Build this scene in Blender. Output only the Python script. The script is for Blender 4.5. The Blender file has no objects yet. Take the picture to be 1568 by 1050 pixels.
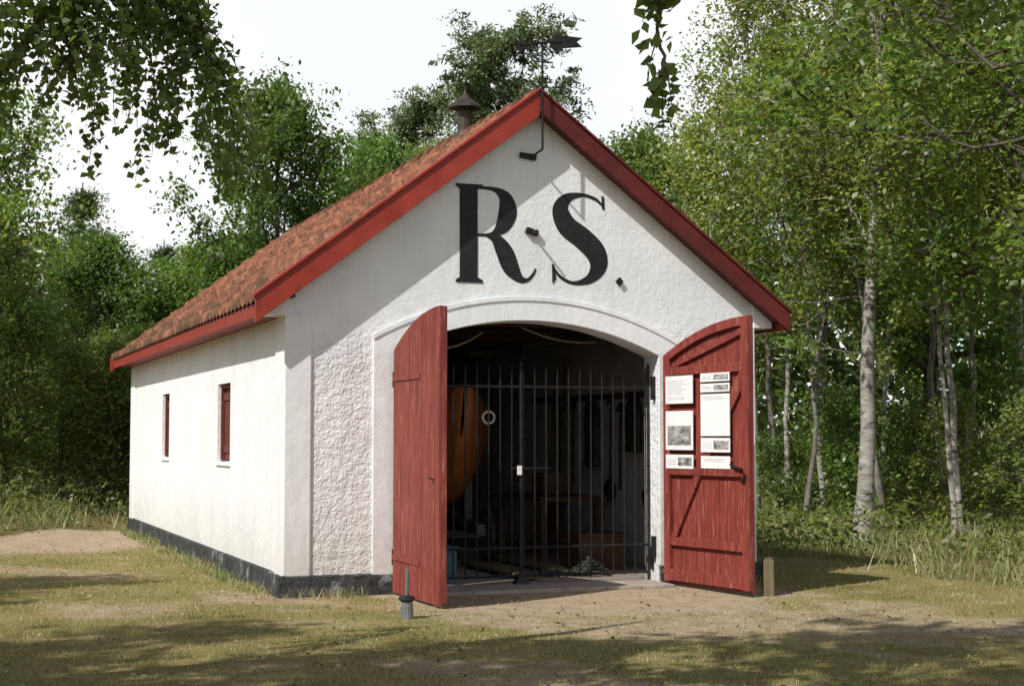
import bpy, math, random
import numpy as np
from mathutils import Vector, Matrix
random.seed(4)
S = bpy.context.scene
COL = S.collection
# ------------------------------------------------------------------ helpers
def newmat(name):
    m = bpy.data.materials.new(name); m.use_nodes = True
    nt = m.node_tree; nt.nodes.clear()
    out = nt.nodes.new('ShaderNodeOutputMaterial')
    return m, nt, out
def N(nt, t, **kw):
    n = nt.nodes.new(t)
    for k, v in kw.items(): setattr(n, k, v)
    return n
def rgb(c): return (c[0], c[1], c[2], 1.0)
def ramp(nt, stops):
    r = N(nt, 'ShaderNodeValToRGB'); e = r.color_ramp.elements
    while len(e) < len(stops): e.new(0.5)
    for i, (p, c) in enumerate(stops):
        e[i].position = p; e[i].color = rgb(c) if len(c) == 3 else c
    return r
def noise(nt, vec, scale, detail=4, rough=0.55):
    n = N(nt, 'ShaderNodeTexNoise'); n.inputs['Scale'].default_value = scale
    n.inputs['Detail'].default_value = detail; n.inputs['Roughness'].default_value = rough
    if vec is not None: nt.links.new(vec, n.inputs['Vector'])
    return n
def mixc(nt, fac, a, b, mode='MIX'):
    m = N(nt, 'ShaderNodeMix', data_type='RGBA', blend_type=mode)
    def put(sock, v):
        if hasattr(v, 'is_linked') or hasattr(v, 'links'): nt.links.new(v, sock)
        elif isinstance(v, (int, float)): sock.default_value = v
        else: sock.default_value = rgb(v)
    put(m.inputs['Factor'], fac); put(m.inputs[6], a); put(m.inputs[7], b)
    return m.outputs[2]
def simple(name, c1, c2, scale=6, rough=0.7, bump=0.2, bscale=40, metal=0.0, dist=0.01, spec=0.3, stretch=None, extra=None):
    m, nt, out = newmat(name)
    tc = N(nt, 'ShaderNodeTexCoord'); vec = tc.outputs['Object']
    if stretch:
        mp = N(nt, 'ShaderNodeMapping'); mp.inputs['Scale'].default_value = stretch
        nt.links.new(vec, mp.inputs['Vector']); vec = mp.outputs['Vector']
    n1 = noise(nt, vec, scale, 6, 0.62)
    r = ramp(nt, [(0.32, c1), (0.68, c2)]); nt.links.new(n1.outputs['Fac'], r.inputs['Fac'])
    col = r.outputs['Color']
    if extra:
        n3 = noise(nt, vec, extra[1], 5, 0.7)
        r3 = ramp(nt, [(extra[2], (0, 0, 0)), (extra[2]+0.12, (1, 1, 1))]); nt.links.new(n3.outputs['Fac'], r3.inputs['Fac'])
        col = mixc(nt, r3.outputs['Color'], col, extra[0])
    p = N(nt, 'ShaderNodeBsdfPrincipled'); nt.links.new(col, p.inputs['Base Color'])
    p.inputs['Roughness'].default_value = rough; p.inputs['Metallic'].default_value = metal
    p.inputs['Specular IOR Level'].default_value = spec
    n2 = noise(nt, vec, bscale, 5, 0.6)
    b = N(nt, 'ShaderNodeBump'); b.inputs['Strength'].default_value = bump; b.inputs['Distance'].default_value = dist
    nt.links.new(n2.outputs['Fac'], b.inputs['Height']); nt.links.new(b.outputs['Normal'], p.inputs['Normal'])
    nt.links.new(p.outputs['BSDF'], out.inputs['Surface'])
    return m
def link(ob, parent=None):
    COL.objects.link(ob)
    if parent: ob.parent = parent
    return ob
def empty(name, loc=(0, 0, 0), rz=0, parent=None):
    e = bpy.data.objects.new(name, None); e.empty_display_size = 0.3
    e.location = loc; e.rotation_euler = (0, 0, rz)
    return link(e, parent)
def meshob(name, verts, faces, mat, parent=None, bevel=0, smooth=False):
    me = bpy.data.meshes.new(name); me.from_pydata([tuple(v) for v in verts], [], faces); me.update()
    mats = mat if isinstance(mat, (list, tuple)) else [mat]
    for m in mats: me.materials.append(m)
    if smooth: me.polygons.foreach_set('use_smooth', [True]*len(me.polygons))
    ob = bpy.data.objects.new(name, me); link(ob, parent)
    if bevel:
        b = ob.modifiers.new('bev', 'BEVEL'); b.width = bevel; b.segments = 2; b.limit_method = 'ANGLE'
    return ob
def boxgeo(x, y, z):
    v = [(a, b, c) for c in z for b in y for a in x]
    f = [(0, 2, 3, 1), (4, 5, 7, 6), (0, 1, 5, 4), (2, 6, 7, 3), (0, 4, 6, 2), (1, 3, 7, 5)]
    return v, f
def box(name, x, y, z, mat, parent=None, bevel=0.004):
    v, f = boxgeo(x, y, z)
    return meshob(name, v, f, mat, parent, bevel)
def boxes(name, lst, mat, parent=None, bevel=0):
    V = []; F = []
    for x, y, z in lst:
        v, f = boxgeo(x, y, z); o = len(V); V += v; F += [tuple(i+o for i in q) for q in f]
    return meshob(name, V, F, mat, parent, bevel)
def prism(name, poly, v0, v1, mat, parent=None, bevel=0):
    n = len(poly)
    V = [(u, v0, z) for u, z in poly] + [(u, v1, z) for u, z in poly]
    F = [tuple(range(n)), tuple(range(2*n-1, n-1, -1))]
    for i in range(n):
        j = (i+1) % n; F.append((j, i, i+n, j+n))
    return meshob(name, V, F, mat, parent, bevel)
def tube_geo(P, R, sides=6):
    P = np.array(P, float); R = np.array(R, float); k = len(P)
    T = np.gradient(P, axis=0); T /= (np.linalg.norm(T, axis=1)[:, None]+1e-9)
    ref = np.array([0.31, 0.17, 0.93]) if abs(T[:, 2]).mean() < 0.8 else np.array([1.0, 0.1, 0.0])
    A = np.cross(T, ref); A /= (np.linalg.norm(A, axis=1)[:, None]+1e-9)
    B = np.cross(T, A)
    ang = np.arange(sides)*2*math.pi/sides
    V = P[:, None, :] + R[:, None, None]*(np.cos(ang)[None, :, None]*A[:, None, :]+np.sin(ang)[None, :, None]*B[:, None, :])
    V = V.reshape(-1, 3)
    i = np.arange(k-1)[:, None]*sides; j = np.arange(sides)[None, :]; j2 = (j+1) % sides
    Q = np.stack([i+j, i+j2, i+sides+j2, i+sides+j], axis=-1).reshape(-1, 4)
    return V, Q
def tubeob(name, paths, mat, parent=None, sides=8, cap=True):
    V = []; F = []; o = 0
    for P, R in paths:
        if np.isscalar(R): R = [R]*len(P)
        v, q = tube_geo(P, R, sides); V += [tuple(a) for a in v]; F += [tuple(int(b)+o for b in a) for a in q]
        if cap:
            F.append(tuple(range(o+sides-1, o-1, -1))); F.append(tuple(range(o+len(v)-sides, o+len(v))))
        o += len(v)
    return meshob(name, V, F, mat, parent, smooth=False)
def quadmesh(name, V, Q, mi=None, col=None, mats=()):
    me = bpy.data.meshes.new(name); V = np.ascontiguousarray(V, dtype=np.float32); Q = np.ascontiguousarray(Q, dtype=np.int32)
    me.vertices.add(len(V)); me.vertices.foreach_set('co', V.ravel())
    me.loops.add(Q.size); me.loops.foreach_set('vertex_index', Q.ravel())
    me.polygons.add(len(Q)); me.polygons.foreach_set('loop_start', np.arange(0, Q.size, 4, dtype=np.int32))
    if mi is not None: me.polygons.foreach_set('material_index', np.ascontiguousarray(mi, dtype=np.int32))
    me.update(calc_edges=True)
    if col is not None:
        a = me.color_attributes.new(name='Col', type='FLOAT_COLOR', domain='POINT')
        c = np.ones((len(V), 4), dtype=np.float32); c[:, :3] = col; a.data.foreach_set('color', c.ravel())
    for m in mats: me.materials.append(m)
    return me

# ------------------------------------------------------------------ materials
def stucco(name, rough_amt, scale, dist, low=None):
    m, nt, out = newmat(name)
    tc = N(nt, 'ShaderNodeTexCoord'); vec = tc.outputs['Object']
    sep = N(nt, 'ShaderNodeSeparateXYZ'); nt.links.new(vec, sep.inputs[0])
    n1 = noise(nt, vec, 1.3, 7, 0.65)
    r = ramp(nt, [(0.3, (0.68, 0.70, 0.72)), (0.62, (0.79, 0.805, 0.82))]); nt.links.new(n1.outputs['Fac'], r.inputs['Fac'])
    mp = N(nt, 'ShaderNodeMapping'); mp.inputs['Scale'].default_value = (5, 5, 0.5); nt.links.new(vec, mp.inputs['Vector'])
    n3 = noise(nt, mp.outputs['Vector'], 1.5, 5, 0.7)
    r3 = ramp(nt, [(0.52, (0, 0, 0)), (0.78, (0.45, 0.45, 0.45))]); nt.links.new(n3.outputs['Fac'], r3.inputs['Fac'])
    c = mixc(nt, r3.outputs['Color'], r.outputs['Color'], (0.48, 0.48, 0.45))
    mr = N(nt, 'ShaderNodeMapRange'); mr.inputs[1].default_value = 0.2; mr.inputs[2].default_value = 1.0; mr.inputs[3].default_value = 0.8; mr.inputs[4].default_value = 0.0
    nt.links.new(sep.outputs['Z'], mr.inputs[0])
    n4 = noise(nt, vec, 7, 5, 0.7); mm = N(nt, 'ShaderNodeMath', operation='MULTIPLY')
    nt.links.new(mr.outputs[0], mm.inputs[0]); nt.links.new(n4.outputs['Fac'], mm.inputs[1])
    c = mixc(nt, mm.outputs[0], c, (0.38, 0.36, 0.31))
    p = N(nt, 'ShaderNodeBsdfPrincipled'); nt.links.new(c, p.inputs['Base Color']); p.inputs['Roughness'].default_value = 0.75
    p.inputs['Specular IOR Level'].default_value = 0.25
    a = noise(nt, vec, scale, 3, 0.6); b2 = noise(nt, vec, scale*3.1, 3, 0.6); b3 = noise(nt, vec, 2.2, 3, 0.5)
    ad = N(nt, 'ShaderNodeMath', operation='MULTIPLY_ADD'); ad.inputs[1].default_value = 0.5
    nt.links.new(b2.outputs['Fac'], ad.inputs[0]); nt.links.new(a.outputs['Fac'], ad.inputs[2])
    ad2 = N(nt, 'ShaderNodeMath', operation='MULTIPLY_ADD'); ad2.inputs[1].default_value = 1.2
    nt.links.new(b3.outputs['Fac'], ad2.inputs[0]); nt.links.new(ad.outputs[0], ad2.inputs[2])
    b = N(nt, 'ShaderNodeBump'); b.inputs['Strength'].default_value = rough_amt; b.inputs['Distance'].default_value = dist
    if low:
        m3 = N(nt, 'ShaderNodeMapRange', interpolation_type='SMOOTHSTEP'); m3.inputs[1].default_value = 2.4; m3.inputs[2].default_value = 2.95; m3.inputs[3].default_value = low; m3.inputs[4].default_value = dist
        nt.links.new(sep.outputs['Z'], m3.inputs[0]); nt.links.new(m3.outputs[0], b.inputs['Distance'])
    nt.links.new(ad2.outputs[0], b.inputs['Height']); nt.links.new(b.outputs['Normal'], p.inputs['Normal'])
    nt.links.new(p.outputs['BSDF'], out.inputs['Surface'])
    return m
M_stucco = stucco('rough_white_render', 1.0, 12, 0.007, 0.028)
M_side = stucco('side_white_render', 0.9, 9, 0.012)
M_smooth = stucco('smooth_white_render', 0.6, 8, 0.009)
M_black = simple('tar_plinth', (0.018, 0.019, 0.021), (0.055, 0.057, 0.06), 5, 0.75, 0.9, 14, dist=0.03, extra=((0.20, 0.20, 0.195), 3, 0.57))
M_red = simple('red_paint_wood', (0.19, 0.028, 0.020), (0.28, 0.046, 0.034), 3, 0.6, 0.35, 14, dist=0.004, stretch=(6, 6, 1), extra=((0.33, 0.11, 0.09), 9, 0.62))
M_redd = simple('red_paint_door', (0.13, 0.024, 0.019), (0.26, 0.052, 0.038), 2.5, 0.65, 0.4, 14, dist=0.004, stretch=(8, 8, 0.8), extra=((0.34, 0.15, 0.12), 5, 0.57))
M_win = simple('brown_red_shutter', (0.09, 0.025, 0.018), (0.17, 0.045, 0.033), 3, 0.7, 0.4, 14, dist=0.004, stretch=(6, 6, 1))
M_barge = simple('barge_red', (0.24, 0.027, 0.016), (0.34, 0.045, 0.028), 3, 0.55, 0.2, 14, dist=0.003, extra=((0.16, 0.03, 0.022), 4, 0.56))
M_barge_shade = simple('barge_red_shaded', (0.07, 0.009, 0.008), (0.125, 0.017, 0.014), 3, 0.55, 0.2, 14, dist=0.003)  # shade of the right barge put into a darker red; soffits share it
M_letter = simple('black_letter_paint', (0.008, 0.008, 0.009), (0.02, 0.02, 0.022), 8, 0.6, 0.6, 14, dist=0.012)
M_iron = simple('black_iron', (0.010, 0.010, 0.011), (0.03, 0.028, 0.028), 10, 0.5, 0.3, 60, metal=0.3, dist=0.003)
M_wood = simple('brown_boards', (0.06, 0.035, 0.02), (0.12, 0.075, 0.045), 3, 0.8, 0.5, 30, stretch=(1, 0.2, 4))
M_wood2 = simple('weathered_stake', (0.10, 0.085, 0.05), (0.20, 0.15, 0.09), 6, 0.85, 0.6, 30, stretch=(4, 4, 0.6))
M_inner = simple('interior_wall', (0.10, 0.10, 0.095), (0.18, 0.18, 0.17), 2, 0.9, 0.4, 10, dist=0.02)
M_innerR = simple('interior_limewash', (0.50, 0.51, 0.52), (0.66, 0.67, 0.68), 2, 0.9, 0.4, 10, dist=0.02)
M_conc = simple('worn_concrete', (0.24, 0.205, 0.17), (0.38, 0.33, 0.28), 5, 0.9, 0.6, 25, dist=0.01, extra=((0.14, 0.11, 0.085), 3, 0.58))
M_orange = simple('orange_hull', (0.24, 0.075, 0.020), (0.34, 0.115, 0.03), 3, 0.4, 0.1, 20)
M_white = simple('white_enamel', (0.70, 0.70, 0.70), (0.80, 0.80, 0.80), 5, 0.5, 0.1, 20)
M_paper = simple('poster_paper', (0.70, 0.71, 0.72), (0.80, 0.81, 0.82), 3, 0.6, 0.05, 20)
M_ink = simple('printed_ink', (0.22, 0.22, 0.22), (0.40, 0.40, 0.40), 60, 0.7, 0, 20)
M_photo = simple('printed_photo', (0.03, 0.03, 0.03), (0.50, 0.50, 0.49), 9, 0.4, 0, 20, stretch=(1, 1, 2.2))
M_rope = simple('hemp_rope', (0.20, 0.15, 0.09), (0.35, 0.28, 0.18), 20, 0.9, 0.5, 90)
M_oil = simple('oilskin', (0.03, 0.035, 0.03), (0.07, 0.07, 0.055), 5, 0.5, 0.5, 12)
M_blue = simple('blue_crate_paint', (0.03, 0.09, 0.14), (0.06, 0.14, 0.20), 5, 0.6, 0.2, 20)
M_grey = simple('galvanised', (0.12, 0.12, 0.12), (0.26, 0.26, 0.26), 12, 0.6, 0.4, 30, metal=0.4)
M_green = simple('green_grey_paint', (0.07, 0.10, 0.08), (0.13, 0.15, 0.11), 8, 0.7, 0.3, 30)
def tilemat():
    m, nt, out = newmat('weathered_clay_tiles')
    tc = N(nt, 'ShaderNodeTexCoord'); vec = tc.outputs['Object']
    mp = N(nt, 'ShaderNodeMapping'); mp.inputs['Scale'].default_value = (1/0.252, 1/0.22, 0.0); mp.inputs['Location'].default_value = (1.35, 0, 0); nt.links.new(vec, mp.inputs['Vector'])
    fl = N(nt, 'ShaderNodeVectorMath', operation='FLOOR'); nt.links.new(mp.outputs[0], fl.inputs[0])
    wn = N(nt, 'ShaderNodeTexWhiteNoise'); nt.links.new(fl.outputs[0], wn.inputs['Vector'])
    r = ramp(nt, [(0.0, (0.10, 0.042, 0.027)), (0.5, (0.19, 0.075, 0.043)), (1.0, (0.28, 0.115, 0.066))]); nt.links.new(wn.outputs['Value'], r.inputs['Fac'])
    n = noise(nt, vec, 5, 6, 0.65)
    r2 = ramp(nt, [(0.56, (0, 0, 0)), (0.70, (0.7, 0.7, 0.7))]); nt.links.new(n.outputs['Fac'], r2.inputs['Fac'])
    c = mixc(nt, r2.outputs['Color'], r.outputs['Color'], (0.27, 0.19, 0.13))
    sp = N(nt, 'ShaderNodeSeparateXYZ'); nt.links.new(vec, sp.inputs[0])
    me_ = N(nt, 'ShaderNodeMapRange'); me_.inputs[1].default_value = 3.0; me_.inputs[2].default_value = 4.2; me_.inputs[3].default_value = 0.12; me_.inputs[4].default_value = 0.0; nt.links.new(sp.outputs['Z'], me_.inputs[0])
    n5 = noise(nt, vec, 1.6, 5, 0.65); ad = N(nt, 'ShaderNodeMath', operation='ADD'); nt.links.new(n5.outputs['Fac'], ad.inputs[0]); nt.links.new(me_.outputs[0], ad.inputs[1])
    r5 = ramp(nt, [(0.52, (0, 0, 0)), (0.68, (0.75, 0.75, 0.75))]); nt.links.new(ad.outputs[0], r5.inputs['Fac'])
    c = mixc(nt, r5.outputs['Color'], c, (0.052, 0.044, 0.025))
    p = N(nt, 'ShaderNodeBsdfPrincipled'); nt.links.new(c, p.inputs['Base Color']); p.inputs['Roughness'].default_value = 0.85; p.inputs['Specular IOR Level'].default_value = 0.15
    b = N(nt, 'ShaderNodeBump'); b.inputs['Strength'].default_value = 0.4; b.inputs['Distance'].default_value = 0.008
    nt.links.new(n.outputs['Fac'], b.inputs['Height']); nt.links.new(b.outputs[0], p.inputs['Normal'])
    nt.links.new(p.outputs[0], out.inputs['Surface'])
    return m
M_tile = tilemat()
def leafmat(name, trans=0.5, tint=(1.55, 1.6, 0.75)):
    m, nt, out = newmat(name)
    at = N(nt, 'ShaderNodeAttribute', attribute_name='Col')
    oi = N(nt, 'ShaderNodeObjectInfo')
    mr = N(nt, 'ShaderNodeMapRange'); mr.inputs[3].default_value = 0.9; mr.inputs[4].default_value = 1.35
    nt.links.new(oi.outputs['Random'], mr.inputs[0])
    hs = N(nt, 'ShaderNodeHueSaturation'); hs.inputs['Saturation'].default_value = 0.92; nt.links.new(at.outputs['Color'], hs.inputs['Color']); nt.links.new(mr.outputs[0], hs.inputs['Value'])
    mr2 = N(nt, 'ShaderNodeMapRange'); mr2.inputs[3].default_value = 0.515; mr2.inputs[4].default_value = 0.485
    wn = N(nt, 'ShaderNodeMath', operation='FRACT'); ml = N(nt, 'ShaderNodeMath', operation='MULTIPLY'); ml.inputs[1].default_value = 7.31
    nt.links.new(oi.outputs['Random'], ml.inputs[0]); nt.links.new(ml.outputs[0], wn.inputs[0]); nt.links.new(wn.outputs[0], mr2.inputs[0])
    nt.links.new(mr2.outputs[0], hs.inputs['Hue'])
    p = N(nt, 'ShaderNodeBsdfDiffuse'); nt.links.new(hs.outputs[0], p.inputs['Color'])
    gl = N(nt, 'ShaderNodeBsdfGlossy'); gl.inputs['Roughness'].default_value = 0.45; gl.inputs['Color'].default_value = (1, 1, 1, 1)
    m0 = N(nt, 'ShaderNodeMixShader'); m0.inputs[0].default_value = 0.045; nt.links.new(p.outputs[0], m0.inputs[1]); nt.links.new(gl.outputs[0], m0.inputs[2])
    t = N(nt, 'ShaderNodeBsdfTranslucent')
    c = mixc(nt, 1.0, hs.outputs[0], tint, 'MULTIPLY'); nt.links.new(c, t.inputs['Color'])
    mx = N(nt, 'ShaderNodeMixShader'); mx.inputs[0].default_value = trans
    nt.links.new(m0.outputs[0], mx.inputs[1]); nt.links.new(t.outputs[0], mx.inputs[2]); nt.links.new(mx.outputs[0], out.inputs['Surface'])
    return m
M_leaf = leafmat('foliage')
M_needle = leafmat('conifer_needles', 0.3, (1.1, 1.2, 0.8))
M_grass = leafmat('grass_blades', 0.3, (1.1, 1.1, 0.7))
M_bark = simple('brown_bark', (0.05, 0.042, 0.032), (0.13, 0.11, 0.09), 5, 0.9, 0.9, 18, dist=0.03, stretch=(3, 3, 0.7))
M_bark2 = simple('grey_alder_bark', (0.10, 0.09, 0.075), (0.24, 0.22, 0.19), 5, 0.9, 0.9, 18, dist=0.02, stretch=(2, 2, 1.5))
M_birch = simple('birch_bark', (0.16, 0.15, 0.13), (0.40, 0.38, 0.35), 4, 0.8, 0.6, 14, dist=0.015, stretch=(1, 1, 3), extra=((0.03, 0.028, 0.025), 2.2, 0.53))
M_pineb = simple('pine_bark', (0.10, 0.06, 0.04), (0.20, 0.12, 0.08), 4, 0.9, 0.9, 14, dist=0.03, stretch=(2, 2, 0.7))

# ------------------------------------------------------------------ trees
def leaves(C, size, rng, up=0.5, aspect=0.6):
    n = len(C)
    nm = rng.normal(size=(n, 3)); nm[:, 2] = np.abs(nm[:, 2])+up; nm /= np.linalg.norm(nm, axis=1)[:, None]
    t = rng.normal(size=(n, 3)); t -= nm*np.sum(t*nm, axis=1)[:, None]; t /= np.linalg.norm(t, axis=1)[:, None]
    b = np.cross(nm, t)
    s = (size*rng.uniform(0.6, 1.25, n))[:, None]
    bend = nm*s*0.12
    V = np.stack([C-t*s*0.5-bend, C+b*s*0.5*aspect-t*s*0.06, C+t*s*0.5-bend, C-b*s*0.5*aspect-t*s*0.06], axis=1).reshape(-1, 3)
    Q = np.arange(4*n).reshape(n, 4)
    return V, Q
def gen_tree(name, seed, H=10, R=3, base=0.35, tr=0.14, nl=22, subs=6, leafn=26000, ls=0.1, cr=0.35, col=(0.07, 0.11, 0.025),
             profile='round', droop=0.0, up=0.5, wob=0.12, bark=None, leafm=None, gnarl=0.12, flat=0.7, lean=0.0, aspect=0.6):
    rng = np.random.default_rng(seed)
    TV = []; TQ = []; off = 0; clumps = []
    def addtube(P, Rr, sides):
        nonlocal off
        v, q = tube_geo(P, Rr, sides); TV.append(v); TQ.append(q+off); off += len(v)
    k = 14; tt = np.linspace(0, 1, k)
    wobv = np.cumsum(rng.normal(size=(k, 2))*wob*H/40, axis=0); wobv -= wobv[0]
    trunk = np.stack([wobv[:, 0]+lean*H*tt**1.3, wobv[:, 1], H*0.97*tt], axis=1)
    trad = tr*(1-0.88*tt)*(1+0.5*np.exp(-tt*30)); addtube(trunk, trad, 8)
    def tp(t):
        return np.array([np.interp(t, tt, trunk[:, i]) for i in range(3)]), np.interp(t, tt, trad)
    for i in range(nl):
        f = (i+rng.uniform(0, 0.9))/nl; t = base+(0.97-base)*f
        p0, r0 = tp(t)
        if profile == 'round': pr = math.sin(math.pi*(0.16+0.80*f))**0.8
        elif profile == 'cone': pr = (1.03-f)
        elif profile == 'ovoid': pr = math.sin(math.pi*(0.10+0.84*f**0.8))
        else: pr = 0.55+0.45*math.sin(math.pi*f)
        L = R*pr*rng.uniform(0.65, 1.15)
        az = i*2.399+rng.uniform(-0.5, 0.5)
        el = up*rng.uniform(0.5, 1.3)+(0.5*f if profile != 'cone' else 0)
        d = np.array([math.cos(az)*math.cos(el), math.sin(az)*math.cos(el), math.sin(el)])
        m = 7; P = [p0]; dd = d.copy()
        for j in range(m-1):
            dd = dd+rng.normal(size=3)*gnarl+np.array([0, 0, -droop]); dd /= np.linalg.norm(dd)
            P.append(P[-1]+dd*L/(m-1))
        P = np.array(P); rr = np.linspace(min(r0*0.6, 0.045*L**0.8+0.012), 0.006, m); addtube(P, rr, 5)
        ns = max(2, int(subs*(0.5+pr*0.7)))
        for s in range(ns):
            a = rng.uniform(0.25, 1.0)**0.8; idx = a*(m-1); ii = int(min(idx, m-2)); q0 = P[ii]+(P[ii+1]-P[ii])*(idx-ii)
            ax = P[ii+1]-P[ii]; ax /= np.linalg.norm(ax)
            sd = ax*0.6+rng.normal(size=3)*0.7; sd[2] += 0.1-droop*1.5; sd /= np.linalg.norm(sd)
            SL = L*rng.uniform(0.22, 0.5)+0.15
            q = [q0]
            for j in range(3):
                sd = sd+rng.normal(size=3)*gnarl+np.array([0, 0, -droop*1.6]); sd /= np.linalg.norm(sd); q.append(q[-1]+sd*SL/3)
            q = np.array(q); addtube(q, np.linspace(0.012+0.003*L, 0.003, 4), 3)
            for j in (1, 2, 3): clumps.append(q[j]+rng.normal(size=3)*0.08)
        clumps.append(P[-1])
    C = np.array(clumps); nc = len(C)
    w = rng.uniform(0.3, 1.7, nc); cnt = rng.choice(nc, size=leafn, p=w/w.sum())
    crs = cr*rng.uniform(0.5, 1.4, nc)
    pos = C[cnt]+rng.normal(size=(leafn, 3))*crs[cnt][:, None]*np.array([1, 1, flat])*0.62
    if droop > 0.05: pos[:, 2] -= np.abs(rng.normal(size=leafn))*droop*1.6
    lv, lq = leaves(pos, ls, rng, aspect=aspect)
    cb = rng.uniform(0.65, 1.35, nc)[cnt]*rng.uniform(0.75, 1.25, leafn); hue = rng.uniform(-0.12, 0.2, nc)[cnt]+rng.uniform(-0.08, 0.1, leafn)
    lc = np.stack([col[0]*cb*(1+hue*1.6), col[1]*cb*(1+hue*0.3), col[2]*cb*(1-hue*0.5)], axis=1); lc = np.clip(lc, 0.004, 0.4)
    V = np.concatenate(TV+[lv]); tq = np.concatenate(TQ); Q = np.concatenate([tq, lq+off])
    mi = np.concatenate([np.zeros(len(tq)), np.ones(len(lq))])
    c = np.concatenate([np.full((off, 3), 0.1), np.repeat(lc, 4, axis=0)])
    return quadmesh(name, V, Q, mi, c, (bark or M_bark, leafm or M_leaf))
T = {}
T['birchA'] = gen_tree('birch_a', 1, 11, 2.4, 0.28, 0.11, 28, 6, 14500, 0.10, 0.30, (0.155, 0.205, 0.052), 'ovoid', 0.09, 0.8, bark=M_birch)
T['birchB'] = gen_tree('birch_b', 2, 12, 2.7, 0.36, 0.13, 28, 6, 13500, 0.105, 0.34, (0.175, 0.215, 0.058), 'ovoid', 0.07, 0.9, bark=M_birch, lean=0.04)
T['oakA'] = gen_tree('oak_a', 3, 10.5, 3.3, 0.20, 0.2, 36, 9, 30000, 0.17, 0.48, (0.105, 0.185, 0.042), 'round', 0.0, 0.5)
T['oakB'] = gen_tree('oak_b', 4, 9, 4.0, 0.34, 0.17, 24, 7, 13500, 0.125, 0.33, (0.130, 0.200, 0.044), 'round', -0.01, 0.45, gnarl=0.38, wob=0.4)
T['thin'] = gen_tree('thin_a', 5, 9, 1.6, 0.45, 0.055, 17, 4, 5200, 0.11, 0.30, (0.165, 0.215, 0.052), 'ovoid', 0.03, 0.7, bark=M_birch, gnarl=0.2, lean=0.07)
T['thinB'] = gen_tree('thin_b', 6, 8, 1.9, 0.45, 0.065, 17, 4, 5200, 0.12, 0.32, (0.150, 0.200, 0.054), 'ovoid', 0.02, 0.6, bark=M_bark2, gnarl=0.3, wob=0.35, lean=-0.09)
T['pine'] = gen_tree('pine_a', 7, 14, 2.7, 0.58, 0.17, 26, 8, 24000, 0.22, 0.36, (0.115, 0.175, 0.072), 'flat', -0.02, 0.35, bark=M_pineb, leafm=M_needle, aspect=0.32, flat=0.4)
T['spruce'] = gen_tree('spruce_a', 8, 9, 2.2, 0.06, 0.14, 55, 6, 32000, 0.14, 0.28, (0.075, 0.110, 0.048), 'cone', 0.04, 0.25, leafm=M_needle, aspect=0.3, flat=0.5)
T['bushA'] = gen_tree('bush_a', 9, 1.9, 1.3, 0.02, 0.03, 14, 5, 3800, 0.10, 0.26, (0.120, 0.185, 0.042), 'round', 0.0, 0.8)
T['bushB'] = gen_tree('bush_b', 10, 2.8, 1.3, 0.05, 0.03, 14, 5, 3000, 0.10, 0.28, (0.150, 0.20, 0.048), 'round', 0.03, 0.9)
T['cast'] = gen_tree('birch_c', 12, 12, 2.8, 0.36, 0.12, 16, 4, 3600, 0.24, 0.30, (0.13, 0.17, 0.04), 'ovoid', 0.05, 0.7, bark=M_birch)
def place(kind, name, x, y, s=1.0, rz=None, z=0.0, sz=None):
    o = bpy.data.objects.new(name, T[kind]); o.location = (x, y, gh(x, y)+z-0.05)
    o.rotation_euler = (0, 0, random.uniform(0, 6.28) if rz is None else rz); o.scale = (s, s, sz or s)
    link(o); return o

# ------------------------------------------------------------------ ground
ANG = math.radians(20.6); CA, SA = math.cos(ANG), math.sin(ANG); OX, OY = -2.29, 15.85
W, LEN = 5.36, 12.4
def to_local(x, y):
    dx, dy = x-OX, y-OY
    return dx*CA+dy*SA, -dx*SA+dy*CA
def sst(a, b, x):
    t = np.clip((x-a)/(b-a), 0, 1); return t*t*(3-2*t)
def fno(x, y, s=1.0, ph=0.0):
    return (np.sin(x*1.3*s+ph+1.7*np.sin(y*0.9*s+ph))+np.sin(y*1.7*s+2.1*ph+1.3*np.sin(x*1.1*s))+0.5*np.sin((x+y)*3.1*s+ph))/2.5
def ghn(x, y):
    h = 0.03*fno(x, y, 0.35)
    h = h+0.75*np.exp(-(((x+11.5)/3.6)**2+((y-31)/5.5)**2))+0.5*sst(30, 60, y)
    h = h+0.15*sst(5, 8, x)*sst(14, 22, y)
    u, v = to_local(x, y)
    near = sst(1.6, 0.2, np.maximum(np.maximum(-u, u-W), np.maximum(-v, v-LEN)))
    return h*(1-near)
def gh(x, y): return float(ghn(np.float64(x), np.float64(y)))
def forest(x, y):
    right = y-(21.0-(x-3.5)*1.75)+0.8*fno(x, y, 0.9)
    left = y-np.maximum(25+(x+7.8)*3.0, 21.5)+0.9*fno(x, y, 0.7, 2)
    return np.where(x > -3, sst(-0.8, 1.2, right), sst(-1.0, 1.6, left))
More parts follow.
